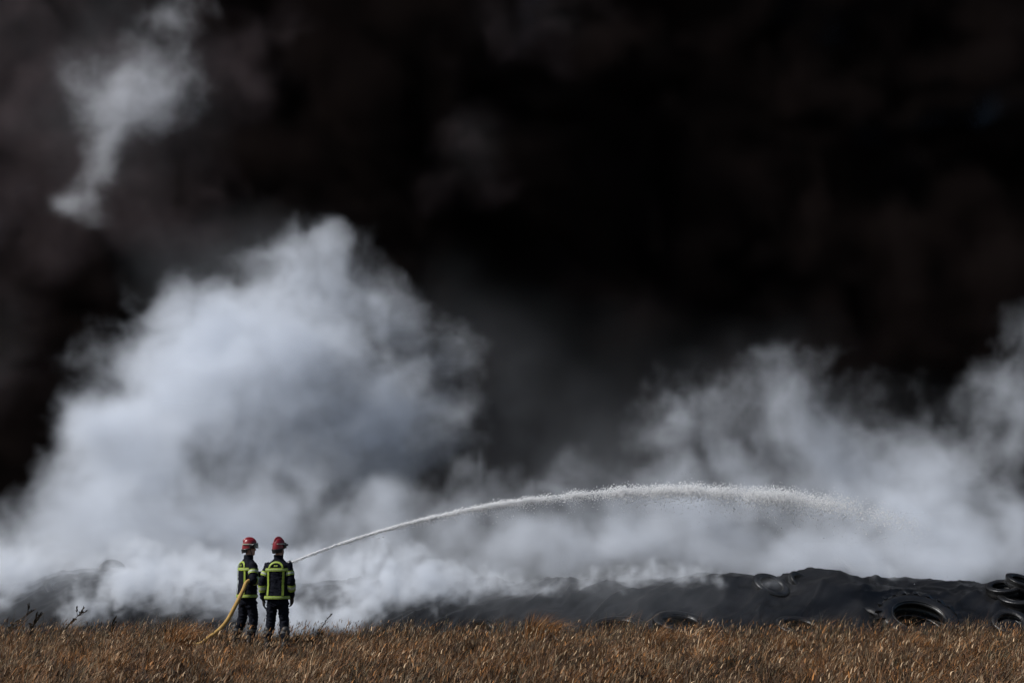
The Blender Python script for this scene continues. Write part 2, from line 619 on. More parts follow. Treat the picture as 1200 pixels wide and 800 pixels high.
    k_ = rng.random(n) < np.clip(.4 + 1.3 * c + .8 * (x < -4.8), .03, 1)
    x, y, c = x[k_], y[k_], c[k_]; n = len(x)
    h = rng.uniform(.22, .58, n) * (1 + .3 * c) * np.clip(.35 + np.abs(x + 4.2) * .35, .35, 1)
    z = np.array([gz(a, b) for a, b in zip(x, y)]) - .01
    parts.append(blades(rng, x, y, z, h, rng.uniform(.004, .008, n), rng.normal(.55, .35, n), rng.normal(0, .25, n), np.array([.5, .6, .9, .15, .1, 1.3, 1.2])))
    V, F, C = join(parts)
    o = rand_mesh('dry_grass', V, F, C, M['grass'])
    tag(o, 'brown dry grass and stubble covering the foreground field', 'grass', kind='stuff')


build_grass()


def grass_tuft(label, px, py, Y, size, n, seed, orange=True, lean=.7):
    rng = np.random.default_rng(seed)
    p = at(px, py, Y)
    a = rng.uniform(0, 2 * math.pi, n)
    r = size * .3 * np.sqrt(rng.random(n))
    x, y = r * np.cos(a), r * np.sin(a)
    h = size * rng.uniform(.55, 1.1, n)
    lx = lean + .5 * np.cos(a) + rng.normal(0, .2, n)
    ly = .4 * np.sin(a) + rng.normal(0, .15, n)
    pw = np.array([1., .6, .2, .3, 2.6, .0, .1]) if orange else np.array([.5, .6, 1., .2, .2, 1., .6])
    V, F, C = blades(rng, x, y, np.full(n, -.01), h, rng.uniform(.006, .012, n), lx, ly, pw)
    o = rand_mesh('grass_tuft', V, F, C, M['grass'])
    o.location = (p.x, Y, gz(p.x, Y))
    tag(o, label, 'grass tuft', 'rust coloured tufts in the field')


grass_tuft('rusty grass tuft on the field edge behind two pale sticks', 628, 750, 24.4, .62, 420, 1)
grass_tuft('rusty grass tuft swept right below the wide flat-lying tyre', 764, 760, 22.9, .50, 420, 2, lean=.9)
grass_tuft('flattened orange grass tuft right of centre below the tall dark tyre', 825, 764, 22.4, .42, 420, 3, lean=1.1)
grass_tuft('orange grass tuft below the half sunken tyre', 914, 762, 22.6, .44, 380, 4, lean=.9)
grass_tuft('pale orange grass tuft below the tractor tyre', 1066, 766, 22.0, .42, 360, 5, lean=.9)
grass_tuft('leaning tawny grass tuft left of the hose end', 205, 760, 22.8, .55, 380, 6, lean=.7)
grass_tuft('flattened orange grass tuft at the bottom edge left of the hose', 140, 800, 17.6, .34, 420, 7, lean=.9)
grass_tuft('orange grass tuft at the bottom left corner', 22, 800, 17.6, .34, 380, 8, lean=.9)


def dried_weed(label, px, py, Y, H, seed, lean=.2, branches=6, bushy=1.0):
    rnd = random.Random(seed)
    p = at(px, py, Y)
    root = empty('dried_weed', (p.x, Y, gz(p.x, Y) - .02))
    tag(root, label, 'weed', 'dark dried weeds at the edge of the field')
    bm = bmesh.new()
    main = [Vector((lean * H * t * t + rnd.uniform(-.01, .01), rnd.uniform(-.01, .01), H * t * (1 - .12 * lean * t))) for t in np.linspace(0, 1, 8)]
    tube(bm, main, [.014 * (1 - .7 * t) for t in np.linspace(0, 1, 8)], 6)
    heads = [(main[-1], (main[-1] - main[-2]).normalized())]
    for b in range(branches):
        t = rnd.uniform(.3, .95)
        k = int(t * 7)
        s = main[k]
        d = Vector((lean + rnd.uniform(-.7, .7), rnd.uniform(-.6, .6), rnd.uniform(.5, 1.0))).normalized()
        L = H * rnd.uniform(.15, .32) * bushy
        e = s + d * L
        mid = s + d * L * .5 + Vector((0, 0, -.02))
        tube(bm, [s, mid, e], [.006, .004, .003], 5)
        heads.append((e, d))
    from_bm('stem', bm, M['weed'], root)
    bm = bmesh.new()
    for e, d in heads:
        # ragged seed head: a stack of small spiky leaves
        for q in range(9):
            c = e - d * (.012 * q)
            v = (d + Vector((rnd.uniform(-1, 1), rnd.uniform(-1, 1), rnd.uniform(-.6, 1)))).normalized() * rnd.uniform(.025, .06)
            u = v.orthogonal().normalized() * rnd.uniform(.008, .016)
            a = [bm.verts.new(c - u), bm.verts.new(c + u), bm.verts.new(c + v * .6 + u * .8), bm.verts.new(c + v)]
            bm.faces.new(a)
    for q in range(int(16 * bushy)):
        t = rnd.uniform(.05, .8)
        c = main[int(t * 7)]
        v = Vector((rnd.uniform(-1, 1), rnd.uniform(-1, 1), rnd.uniform(-.2, .8))).normalized() * rnd.uniform(.06, .13)
        u = v.orthogonal().normalized() * rnd.uniform(.008, .016)
        a = [bm.verts.new(c), bm.verts.new(c + v * .5 + u), bm.verts.new(c + v + Vector((0, 0, -.02))), bm.verts.new(c + v * .5 - u)]
        bm.faces.new(a)
    from_bm('foliage', bm, M['weed'], root, smooth=False)


dried_weed('dark arching weed with drooping seed head at the left edge', 6, 742, 25.4, .66, 1, lean=.75, branches=6)
dried_weed('bushy dark weed near the left edge, right of the arching weed', 33, 742, 25.3, .46, 2, lean=.3, branches=12, bushy=1.4)
dried_weed('dark spiky weed against bright smoke, leaning right', 72, 742, 25.6, .60, 3, lean=.6, branches=9)
dried_weed('lone small dark weed left of the hose', 127, 742, 25.6, .44, 4, lean=.25, branches=6)
dried_weed('thin grass-like weed standing right behind the firefighters', 372, 742, 25.6, .52, 5, lean=.45, branches=3, bushy=.6)


def stick(label, a, b, r):
    bm = bmesh.new()
    a, b = Vector(a), Vector(b)
    pts = [a.lerp(b, t) + Vector((0, 0, .006 * math.sin(t * 9))) for t in np.linspace(0, 1, 6)]
    tube(bm, pts, [r, r * .9, r, r * .85, r * .8, r * .5], 7)
    o = from_bm('stick', bm, M['stick'])
    tag(o, label, 'stick', 'pale sticks in the grass')


stick('upright bleached stick in the grass below the middle', at(638, 752, 24.2), at(640, 735, 24.2), .016)
stick('slanting bleached stick right of the upright one', at(648, 744, 24.3), at(656, 751, 24.1), .013)

# ------------------------------------------------------------------ firefighters
TORSO = [(.79, 0, -.01, .222, .165), (.84, 0, -.01, .218, .162), (.95, 0, -.005, .205, .152), (1.05, 0, 0, .203, .148), (1.18, 0, 0, .213, .152), (1.28, 0, -.005, .222, .150),
         (1.36, 0, -.01, .205, .128), (1.405, 0, -.01, .160, .105), (1.44, 0, -.005, .105, .085), (1.47, 0, 0, .080, .082), (1.53, 0, .004, .076, .080)]


def torso_at(z):
    T = np.array(TORSO)
    return [float(np.interp(z, T[:, 0], T[:, i])) for i in range(1, 5)]


def back_pt(x, z, off, side=-1, e=2.4):
    cx, cy, rx, ry = torso_at(z)
    rx += off; ry += off
    t = min(.995, abs((x - cx) / rx))
    return Vector((x, cy + side * ry * (1 - t ** e) ** (1 / e), z))


def strip(bm, A, B):
    va = [bm.verts.new(p) for p in A]
    vb = [bm.verts.new(p) for p in B]
    for i in range(len(A) - 1):
        bm.faces.new((va[i], va[i + 1], vb[i + 1], vb[i]))


def solid(name, bm, m, parent, t=.005):
    o = from_bm(name, bm, m, parent, smooth=False)
    s = o.modifiers.new('thickness', 'SOLIDIFY')
    s.thickness = t
    s.offset = 0
    return o


def arm_band(jacket, pts, rad, t0, t1, name='sleeve_band'):
    P, R = spline([Vector(p) for p in pts], rad, 20)
    n = len(P) - 1
    i0, i1 = int(t0 * n), int(t1 * n)
    fr = frames(P)
    def ringset(a, b, off):
        rings = []
        for k in np.linspace(a, b, 5).astype(int):
            p, t, u, v = fr[k]
            r = R[k] + off
            rings.append([p + u * math.cos(q) * r + v * math.sin(q) * r for q in np.linspace(0, 2 * math.pi, 23)[:-1]])
        bm = bmesh.new()
        loft(bm, rings, False)
        return bm
    o = solid(name, ringset(i0, i1, .008), M['yellow'], jacket, .004)
    w = (i1 - i0) * .3
    solid('silver_stripe', ringset(i0 + w, i1 - w, .0118), M['silver'], o, .003)


def hand(bm, wrist, d, up, side, curl, size=1.0):
    """glove: palm + five unequal bent fingers. d=pointing dir, up=back of hand, side=+1 thumb towards +s"""
    d = d.normalized(); up = (up - d * up.dot(d)).normalized()
    s = d.cross(up) * side
    S = size
    rings = []
    for t, wd, th in ((-.02, .034, .030), (.02, .038, .024), (.05, .046, .022), (.085, .046, .020), (.10, .040, .016)):
        c = wrist + d * t * S
        rings.append([c + s * wd * S * math.cos(q) + up * th * S * math.sin(q) for q in np.linspace(0, 2 * math.pi, 13)[:-1]])
    loft(bm, rings)
    for k, (o, L) in enumerate(((.032, .070), (.011, .080), (-.011, .074), (-.031, .058))):
        p0 = wrist + d * .085 * S + s * o * S
        a = curl
        pts = [p0]
        dirc = d.copy()
        for seg, f in ((.42, .5), (.32, 1.0), (.26, 1.5)):
            ang = a * f
            dd = d * math.cos(ang) - up * math.sin(ang)
            pts.append(pts[-1] + dd * L * seg * S)
        limb(bm, pts, [.0105 * S, .0100 * S, .0095 * S, .0085 * S], 8, 2)
    t0 = wrist + d * .025 * S + s * .036 * S
    t1 = t0 + (s * .8 + d * .8 - up * .35).normalized() * .036 * S
    t2 = t1 + (s * .15 + d * 1.0 - up * .6).normalized() * .032 * S
    limb(bm, [t0 - s * .012 * S, t1, t2], [.013 * S, .0115 * S, .0095 * S], 8, 2)


def head_shell(n, m, f):
    pass


def firefighter(label, loc, rz, P, lab_extra=None):
    root = empty('person', loc, rz)
    root.scale = (.95, .95, 1.0)
    tag(root, label, 'person', 'firefighters at the hose')
    V = lambda *a: Vector(a)
    # ---- body: one continuous skinned figure (head with face, neck, trunk, limbs)
    hc = P['head']                       # head centre offset, yaw
    hy = P['head_yaw']
    bm = bmesh.new()
    RT = Matrix.Rotation(hy, 3, 'Z')
    H0 = V(0, .015, 1.655)
    def hp(x, y, z): return H0 + RT @ V(x, y, z)
    rings = []
    for z, rx, ry, cy in ((-.135, .030, .035, .055), (-.125, .048, .055, .045), (-.10, .060, .075, .025), (-.06, .068, .088, .008), (0, .074, .096, 0), (.05, .076, .097, -.003), (.09, .066, .084, -.005), (.115, .045, .058, -.005), (.125, .02, .025, -.005)):
        rings.append([hp(rx * math.cos(a), cy + ry * math.sin(a), z) for a in np.linspace(0, 2 * math.pi, 21)[:-1]])
    loft(bm, rings)
    limb(bm, [hp(0, .088, .005), hp(0, .103, -.028), hp(0, .112, -.042)], [.010, .013, .015], 8, 2)            # nose
    limb(bm, [hp(-.022, .085, -.075), hp(0, .096, -.075), hp(.022, .085, -.075)], [.007, .010, .007], 8, 2)     # lips
    for sx in (-1, 1):
        limb(bm, [hp(sx * .076, -.005, .015), hp(sx * .082, -.010, -.005), hp(sx * .076, -.002, -.035)], [.012, .014, .010], 8, 2)   # ears
        limb(bm, [hp(sx * .016, .088, .022), hp(sx * .045, .080, .024)], [.008, .008], 8, 2)                   # brow
    limb(bm, [V(0, -.005, 1.40), V(0, 0, 1.48), V(0, .01, 1.58)], [.075, .060, .062], 14, 3)
    limb(bm, [V(0, 0, .90), V(0, 0, 1.05), V(0, 0, 1.22), V(0, -.005, 1.36)], [.125, .115, .125, .10], 16, 4)
    for sx, k in ((1, 'R'), (-1, 'L')):
        limb(bm, [P['sh' + k], P['el' + k], P['wr' + k]], [.050, .040, .028], 12, 5)
        limb(bm, [P['hip' + k], P['kn' + k], P['an' + k]], [.085, .058, .040], 12, 5)
    fuse('body', bm, M['skin'], root, .011, 2)
    # eyes
    for sx in (-1, 1):
        bm = bmesh.new()
        bmesh.ops.create_uvsphere(bm, u_segments=10, v_segments=8, radius=.011, matrix=Matrix.Translation(hp(sx * .031, .083, .005)))
        from_bm('eye', bm, M['black'], root)
    # ---- trousers
    bm = bmesh.new()
    rings = [ell(0, -.005, z, rx, ry, 24) for z, rx, ry in ((.98, .16, .125), (.92, .175, .14), (.84, .18, .145), (.76, .175, .14), (.70, .165, .13), (.66, .12, .10))]
    loft(bm, rings)
    for k in 'RL':
        h, kn, an = P['hip' + k], P['kn' + k], P['an' + k]
        limb(bm, [h, h.lerp(kn, .55), kn, kn.lerp(an, .5), an + V(0, 0, .10)], [.104, .098, .084, .084, .078], 16, 4)
    tr = fuse('trousers', bm, M['navy'], root, .012, 3, (.030, 9, 22, 3.1 + P['seed']))
    for k in 'RL':      # grey reflective bands round the shins
        kn, an = P['kn' + k], P['an' + k]
        a, b = kn.lerp(an + V(0, 0, .10), .72), kn.lerp(an + V(0, 0, .10), .86)
        bm = bmesh.new()
        tube(bm, [a, a.lerp(b, .5), b], [.089, .088, .087], 22, cap=False)
        solid('shin_band', bm, M['shin'], tr, .005)
    # ---- boots
    for k in 'RL':
        an = P['an' + k]
        yaw = P['foot' + k]
        f = Matrix.Rotation(yaw, 3, 'Z')
        bm = bmesh.new()
        base = V(an.x, an.y, 0)
        limb(bm, [base + V(0, 0, .30), base + V(0, 0, .20), base + V(0, 0, .09)], [.075, .068, .064], 14, 3)
        rings = []
        for y, w, h in ((-.085, .022, .05), (-.075, .036, .085), (-.02, .045, .11), (.05, .047, .10), (.12, .052, .072), (.17, .046, .06), (.195, .026, .04)):
            rings.append([base + f @ V(w * math.cos(q), y, max(.004, h * .5 + h * .5 * math.sin(q))) for q in np.linspace(0, 2 * math.pi, 17)[:-1]])
        loft(bm, rings)
        bt = fuse('boot', bm, M['leather'], root, .009, 1)
        bm = bmesh.new()
        sole = [(-.088, .0), (-.07, .036), (0, .042), (.06, .046), (.12, .054), (.17, .046), (.2, .02)]
        out = [base + f @ V(w, y, .0) for y, w in sole] + [base + f @ V(-w, y, .0) for y, w in sole[::-1]]
        loft(bm, [out, [p + V(0, 0, .022) for p in out]])
        from_bm('sole', bm, M['black'], bt, smooth=False)
    # ---- jacket
    bm = bmesh.new()
    zs = np.linspace(.79, 1.53, 26)
    loft(bm, [ell(*torso_at(z)[:2], z, *torso_at(z)[2:], 32) for z in zs])
    arad = [.092, .082, .074, .066]
    arms = {}
    for k in 'RL':
        s, e, w = P['sh' + k], P['el' + k], P['wr' + k]
        arms[k] = [s, s.lerp(e, .6), e, w.lerp(e, .12)]
        limb(bm, arms[k], [.084, .075, .069, .058], 16, 6)
    # slack bellows above the hem and the storm collar
    jk = fuse('jacket', bm, M['navy'], root, .011, 3, (.018, 8, 17, P['seed']))
    # hem and chest tape, upright braces and the yoke arch
    def belt(name, z0, z1):
        bm = bmesh.new()
        loft(bm, [ell(torso_at(z)[0], torso_at(z)[1], z, torso_at(z)[2] + .008, torso_at(z)[3] + .008, 40) for z in np.linspace(z0, z1, 4)], False)
        o = solid(name, bm, M['yellow'], jk, .004)
        bm = bmesh.new()
        zm, hw = (z0 + z1) / 2, (z1 - z0) * .17
        loft(bm, [ell(torso_at(z)[0], torso_at(z)[1], z, torso_at(z)[2] + .0118, torso_at(z)[3] + .0118, 40) for z in np.linspace(zm - hw, zm + hw, 3)], False)
        solid('silver_stripe', bm, M['dullsilver'], o, .003)
    belt('hem_band', .808, .856)
    belt('chest_band', 1.262, 1.314)
    for sd in (-1, 1):
        for fx in (-1, 1):
            zz = np.linspace(.865, 1.255, 16)
            bm = bmesh.new()
            strip(bm, [back_pt(fx * (.128 - .012 * (1 - abs(z - 1.05) * 2)), z, .013, sd) for z in zz], [back_pt(fx * (.164 - .012 * (1 - abs(z - 1.05) * 2)), z, .013, sd) for z in zz])
            solid('upright_band', bm, M['yellow'], jk, .005)
    aa = np.linspace(0, math.pi, 25)
    bm = bmesh.new()
    strip(bm, [back_pt(.135 * math.cos(a), 1.315 + .110 * math.sin(a), .016) for a in aa], [back_pt(.104 * math.cos(a), 1.315 + .082 * math.sin(a), .016) for a in aa])
    solid('yoke_arch', bm, M['yellow'], jk, .005)
    bm = bmesh.new()
    for cx in (-.018, .018):
        for z0, z1, x0, x1 in ((1.335, 1.365, -.013, -.006), (1.335, 1.365, .006, .013), (1.356, 1.365, -.006, .006), (1.343, 1.350, -.006, .006)):
            strip(bm, [back_pt(cx + x0, z1, .014), back_pt(cx + x1, z1, .014)], [back_pt(cx + x0, z0, .014), back_pt(cx + x1, z0, .014)])
    solid('back_badge', bm, M['yellow'], jk, .003)
    for k in 'RL':
        arm_band(jk, arms[k], [.084, .075, .069, .058], .20, .34)
        arm_band(jk, arms[k], [.084, .075, .069, .058], .72, .85)
    # ---- gloves
    for k, sx in (('R', 1), ('L', -1)):
        w, e = P['wr' + k], P['el' + k]
        bm = bmesh.new()
        d = P.get('hd' + k, (w - e))
        hand(bm, w, Vector(d), P['hup' + k], P['thumb' + k], P['curl' + k], 1.18)
        limb(bm, [w - (w - e).normalized() * .07, w], [.048, .042], 12, 3)
        fuse('glove', bm, M['leather'], root, .0055, 1)
    # ---- helmet
    def shell(bm, zlo_f, zlo_b, grow, n=36, zc=1.65, top=.158):
        rings = []
        for t in np.linspace(0, 1, 15):
            ring = []
            for a in np.linspace(0, 2 * math.pi, n + 1)[:-1]:
                ca, sa = math.cos(a), math.sin(a)
                fz = (zlo_f + (zlo_b - zlo_f) * (.5 - .5 * sa))
                ph = t * math.pi / 2
                rr = math.cos(ph) ** .52
                ring.append(H0 + RT @ V((.100 + grow) * ca * rr, -.008 + (.130 + grow) * sa * rr, fz + (top + grow - fz) * math.sin(ph)) + V(0, 0, zc - H0.z))
            rings.append(ring)
        rings[-1] = [r + (p - r) * .25 for p, r in zip(rings[-1], [sum(rings[-1], Vector()) / n] * n)]
        loft(bm, rings)
    bm = bmesh.new()
    shell(bm, -.002, -.045, 0)
    hel = from_bm('helmet', bm, M['red'], root)
    # raised comb over the crown
    bm = bmesh.new()
    cp = []
    for t in np.linspace(.06, .86, 15):
        a = t * math.pi
        cp.append(hp(0, -.008 + .122 * math.cos(a), .046 + .114 * math.sin(a) ** .9))
    tube(bm, cp, [.012] + [.026] * 13 + [.012], 10, sq=.6)
    from_bm('comb', bm, M['red'], hel)
    for sx in (-1, 1):
        bm = bmesh.new()      # silver reflective flashes along the sides
        A = [hp(sx * (.099) * math.cos(a) ** .55, -.008 + .129 * math.sin(a), .050) for a in np.linspace(-1.2, .55, 14)]
        B = [hp(sx * (.096) * math.cos(a) ** .55, -.008 + .126 * math.sin(a), .066) for a in np.linspace(-1.2, .55, 14)]
        strip(bm, A, B)
        o = solid('reflective_flash', bm, M['silver'], hel, .012)
        bm = bmesh.new()      # black visor pivot housing
        bmesh.ops.create_cone(bm, cap_ends=True, segments=18, radius1=.036, radius2=.028, depth=.03, matrix=Matrix.Translation(hp(sx * .108, .035, .025)) @ RT.to_4x4() @ Matrix.Rotation(sx * math.pi / 2, 4, 'Y'))
        from_bm('visor_pivot', bm, M['black'], hel)
    bm = bmesh.new()          # black rim
    rim = []
    for a in np.linspace(0, 2 * math.pi, 41):
        sa = math.sin(a)
        rim.append(hp(.102 * math.cos(a), -.008 + .132 * sa, .003 - .045 * (.5 - .5 * sa)))
    tube(bm, rim, [.011] * 41, 8, cap=False)
    from_bm('rim', bm, M['black'], hel)
    bm = bmesh.new()          # raised / lowered visor at the front
    va, vb = [], []
    for a in np.linspace(.25, math.pi - .25, 17):
        va.append(hp(.107 * math.cos(a), .0 + .148 * math.sin(a), .080))
        vb.append(hp(.105 * math.cos(a), .006 + .154 * math.sin(a), -.012))
    strip(bm, va, vb)
    solid('visor', bm, M['visor'], hel, .006)
    bm = bmesh.new()          # neck protector
    pa, pb = [], []
    for a in np.linspace(math.pi + .15, 2 * math.pi - .15, 17):
        pa.append(hp(.108 * math.cos(a), -.008 + .138 * math.sin(a), -.03))
        pb.append(hp(.095 * math.cos(a), -.015 + .115 * math.sin(a), -.105 + .02 * abs(math.cos(a))))
    strip(bm, pa, pb)
    solid('neck_guard', bm, M['black'], hel, .010)
    bm = bmesh.new()          # chin strap
    tube(bm, [hp(.088, .01, -.01), hp(.080, .035, -.08), hp(.04, .06, -.137), hp(0, .066, -.145), hp(-.04, .06, -.137), hp(-.080, .035, -.08), hp(-.088, .01, -.01)], [.007] * 7, 6)
    from_bm('chin_strap', bm, M['black'], hel)
    bm = bmesh.new()          # lamp on the right-hand side
    a0, a1 = hp(.115, .00, .045), hp(.117, .095, .045)
    tube(bm, [a0, a0.lerp(a1, .7), a0.lerp(a1, .75), a1], [.013, .013, .018, .018], 12)
    from_bm('helmet_lamp', bm, M['black'], hel)
    return root


VV = lambda *a: Vector(a)
RY = 24.2
LY = 24.95
pr = at(324, 755, RY)
pl = at(288.6, 752, LY)
POSE_R = dict(seed=1.7, head=(0, 0), head_yaw=-.42,
              shR=VV(.178, -.005, 1.340), elR=VV(.255, -.045, 1.075), wrR=VV(.235, .075, .83), shL=VV(-.178, -.005, 1.340), elL=VV(-.262, -.055, 1.065), wrL=VV(-.262, .02, .80),
              hipR=VV(.085, 0, .86), knR=VV(.118, .03, .47), anR=VV(.165, -.04, .09), hipL=VV(-.085, 0, .86), knL=VV(-.118, .02, .47), anL=VV(-.155, -.02, .09),
              footR=-.30, footL=.25, hupR=VV(1, -.3, 0), hupL=VV(-1, -.4, 0), thumbR=-1, thumbL=1, curlR=.55, curlL=.5)
POSE_L = dict(seed=5.3, head=(0, 0), head_yaw=-.52,
              shR=VV(.178, 0, 1.340), elR=VV(.300, -.05, 1.10), wrR=VV(.205, .19, 1.10), shL=VV(-.17, .02, 1.340), elL=VV(-.255, .13, 1.13), wrL=VV(.02, .36, 1.215),
              hipR=VV(.085, 0, .86), knR=VV(.12, .07, .47), anR=VV(.13, .02, .09), hipL=VV(-.085, 0, .86), knL=VV(-.13, -.02, .47), anL=VV(-.17, -.13, .09),
              footR=-.2, footL=.4, hupR=VV(1, .2, .3), hupL=VV(-.6, .2, .9), thumbR=-1, thumbL=1, curlR=.95, curlL=.95)
YAW_R, YAW_L = math.radians(-8), math.radians(-52)
firefighter('firefighter standing with back to camera, arms hanging, beside the one holding the hose', (pr.x, RY, 0), YAW_R, POSE_R)
firefighter('firefighter turned right, holding the tan hose under the right arm', (pl.x, LY, 0), YAW_L, POSE_L)

# ------------------------------------------------------------------ hose and nozzle
ML = Matrix.Translation((pl.x, LY, 0)) @ Matrix.Rotation(YAW_L, 4, 'Z')
noz_tip = at(341, 659, 25.35)


def build_hose():
    root = empty('fire_hose', at(244, 750, 24.3))
    tag(root, 'tan canvas fire hose rising from the grass to the firefighter on the left', 'hose')
    inv = Matrix.Translation(-root.location)
    g1, g2 = ML @ VV(.165, .20, 1.09), ML @ VV(.06, .40, 1.20)
    ax = (noz_tip - g2).normalized()
    pts = [VV(-13, 22.2, .03), VV(-10.5, 22.6, .035), VV(-8.2, 23.2, .04), VV(-6.6, 23.9, .045), at(222, 756, 24.2), at(244, 747, 24.2), at(263, 731, 24.25), at(276, 709, 24.35), at(284.5, 692, 24.5), at(291, 680.5, 24.66),
           g1, g2, g2 + ax * .12]
    P, R = spline(pts, [.034] * len(pts), 9)
    for p in P: p.z = max(p.z, .04)
    bm = bmesh.new()
    tube(bm, [inv @ p for p in P], R, 14)
    from_bm('hose_line', bm, M['hose'], root)
    a = g2 + ax * .10
    L = (noz_tip - a).length
    bm = bmesh.new()
    prof = [(0, .040), (.08, .044), (.10, .036), (.30, .034), (.34, .045), (.60, .045), (.64, .036), (.86, .042), (.88, .050), (1.0, .050), (1.0, .030)]
    tube(bm, [inv @ (a + ax * L * t) for t, r in prof], [r for t, r in prof], 18)
    nz = from_bm('nozzle', bm, M['black'], root)
    bm = bmesh.new()
    h0 = a + ax * L * .42
    tube(bm, [inv @ (h0 + VV(0, 0, -.03)), inv @ (h0 + VV(0, 0, -.09)), inv @ (h0 + VV(.02, 0, -.15))], [.017, .019, .016], 10)
    from_bm('pistol_grip', bm, M['black'], nz)
    bm = bmesh.new()
    s = ax.cross(VV(0, 0, 1)).normalized()
    tube(bm, [inv @ (h0 + s * .045), inv @ (h0 + s * .05 + VV(0, 0, .07)), inv @ (h0 - s * .05 + VV(0, 0, .07)), inv @ (h0 - s * .045)], [.009] * 4, 8)
    from_bm('shut_off_lever', bm, M['brass'], nz)


build_hose()


# ------------------------------------------------------------------ water jet
def build_jet():
    root = empty('water_jet', noz_tip)
    tag(root, 'white jet of water arching from the firefighters to the heap', 'water jet')
    rng = np.random.default_rng(11)
    fx = [343, 400, 500, 600, 700, 760, 800, 880, 950, 1020, 1080, 1130, 1180]
    fy = [658, 637.5, 608, 588.5, 576.5, 574, 574, 579, 589, 602, 619, 640, 668]
    pc = np.polyfit(fx, fy, 4)
    def path(s):
        px = 341 + (1190 - 341) * s
        return at(px, float(np.polyval(pc, px)) + (659 - float(np.polyval(pc, 341))) * max(0, 1 - s * 12), 25.35 + 6.5 * s) - noz_tip
    S = np.linspace(0, 1, 240)
    PT = np.array([path(s) for s in S])
    # ropey core that frays out by mid-flight
    bm = bmesh.new()
    for strand in range(7):
        e = .50 if strand < 5 else .40
        m = 150
        ph = rng.uniform(0, 6.28)
        pts, rad = [], []
        for s in np.linspace(0, e, m):
            c = Vector([np.interp(s, S, PT[:, k]) for k in range(3)])
            w = .006 + .055 * s
            c += Vector((0, math.cos(ph + s * 30) * w, math.sin(ph + s * 30) * w)) + Vector((0, mnoise.noise(Vector((s * 90, strand, 0))), mnoise.noise(Vector((s * 90, strand, 5))))) * (.004 + .04 * s)
            pts.append(c)
            f = 1.0 if s < .12 else max(0.05, 1 - (s - .12) / (e - .12))
            rad.append((.011 + .004 * s) * f * (1 + .5 * mnoise.noise(Vector((s * 160, strand * 3.1, 9)))))
        tube(bm, pts, rad, 6)
    st_ = from_bm('stream', bm, M['water'], root)
    ca = st_.data.color_attributes.new('col', 'FLOAT_COLOR', 'POINT')
    ca.data.foreach_set('color', np.full(len(st_.data.vertices) * 4, .99, dtype=np.float32))
    # droplets and ragged clots
    n = 70000
    s = np.concatenate([rng.random(n // 2) ** .9 * .70, .25 + .5 * rng.random(n * 3 // 10), .50 + .37 * rng.random(n // 5)])
    s = np.clip(s, 0, .90)
    n = len(s)
    # clotting along the flight
    cl = np.array([mnoise.noise(Vector((q * 75, 0.3, 0))) + .6 * mnoise.noise(Vector((q * 28, 4.3, 0))) for q in s])
    keep = rng.random(n) < np.clip(.62 + .75 * cl, .08, 1) * np.where(s > .66, np.clip(1 - (s - .66) / .28, .14, 1), 1)
    s, cl = s[keep], cl[keep]
    n = len(s)
    c = np.stack([np.interp(s, S, PT[:, k]) for k in range(3)], 1)
    sg = .014 + .20 * s ** 1.6
    off = rng.normal(0, 1, (n, 3)) * sg[:, None] * np.array([1.5, 1.2, .72])
    dro = np.where(rng.random(n) < .22, rng.exponential(1, n) * sg * 1.1, 0)
    off[:, 2] -= dro
    off[:, 2] += np.where(s > .3, .05 * cl, 0)
    c = c + off
    r = rng.uniform(.003, .0062, n) * (1 + .6 * s) * np.where(rng.random(n) < .10, 1.7, 1)
    r = np.minimum(r, .006 + .03 * s)
    oct_ = np.array([(1, 0, 0), (-1, 0, 0), (0, 1, 0), (0, -1, 0), (0, 0, 1), (0, 0, -1)], float)
    fc = np.array([(0, 2, 4), (2, 1, 4), (1, 3, 4), (3, 0, 4), (2, 0, 5), (1, 2, 5), (3, 1, 5), (0, 3, 5)])
    st = np.stack([rng.uniform(1, 2.2, n), np.ones(n), rng.uniform(.7, 1.2, n)], 1)
    V = (c[:, None, :] + oct_[None] * (r[:, None] * st)[:, None, :]).reshape(-1, 3)
    F = (np.arange(n)[:, None, None] * 6 + fc[None]).reshape(-1, 3)
    o = rand_mesh('spray', V, F, np.full((len(V), 3), .99), M['water'], root, smooth=True)
    tag(o, kind='stuff')


build_jet()

# ------------------------------------------------------------------ smoke
def volume_material(name, color, density, aniso):
    m = bpy.data.materials.new(name)
    m.use_nodes = True
    nt = m.node_tree
    for n in list(nt.nodes):
        nt.nodes.remove(n)
    out = nt.nodes.new('ShaderNodeOutputMaterial')
    v = nt.nodes.new('ShaderNodeVolumePrincipled')
    v.inputs['Color'].default_value = (*color, 1)
    v.inputs['Density'].default_value = density
    v.inputs['Density Attribute'].default_value = 'density'
    v.inputs['Anisotropy'].default_value = aniso
    nt.links.new(v.outputs[0], out.inputs['Volume'])
    return m


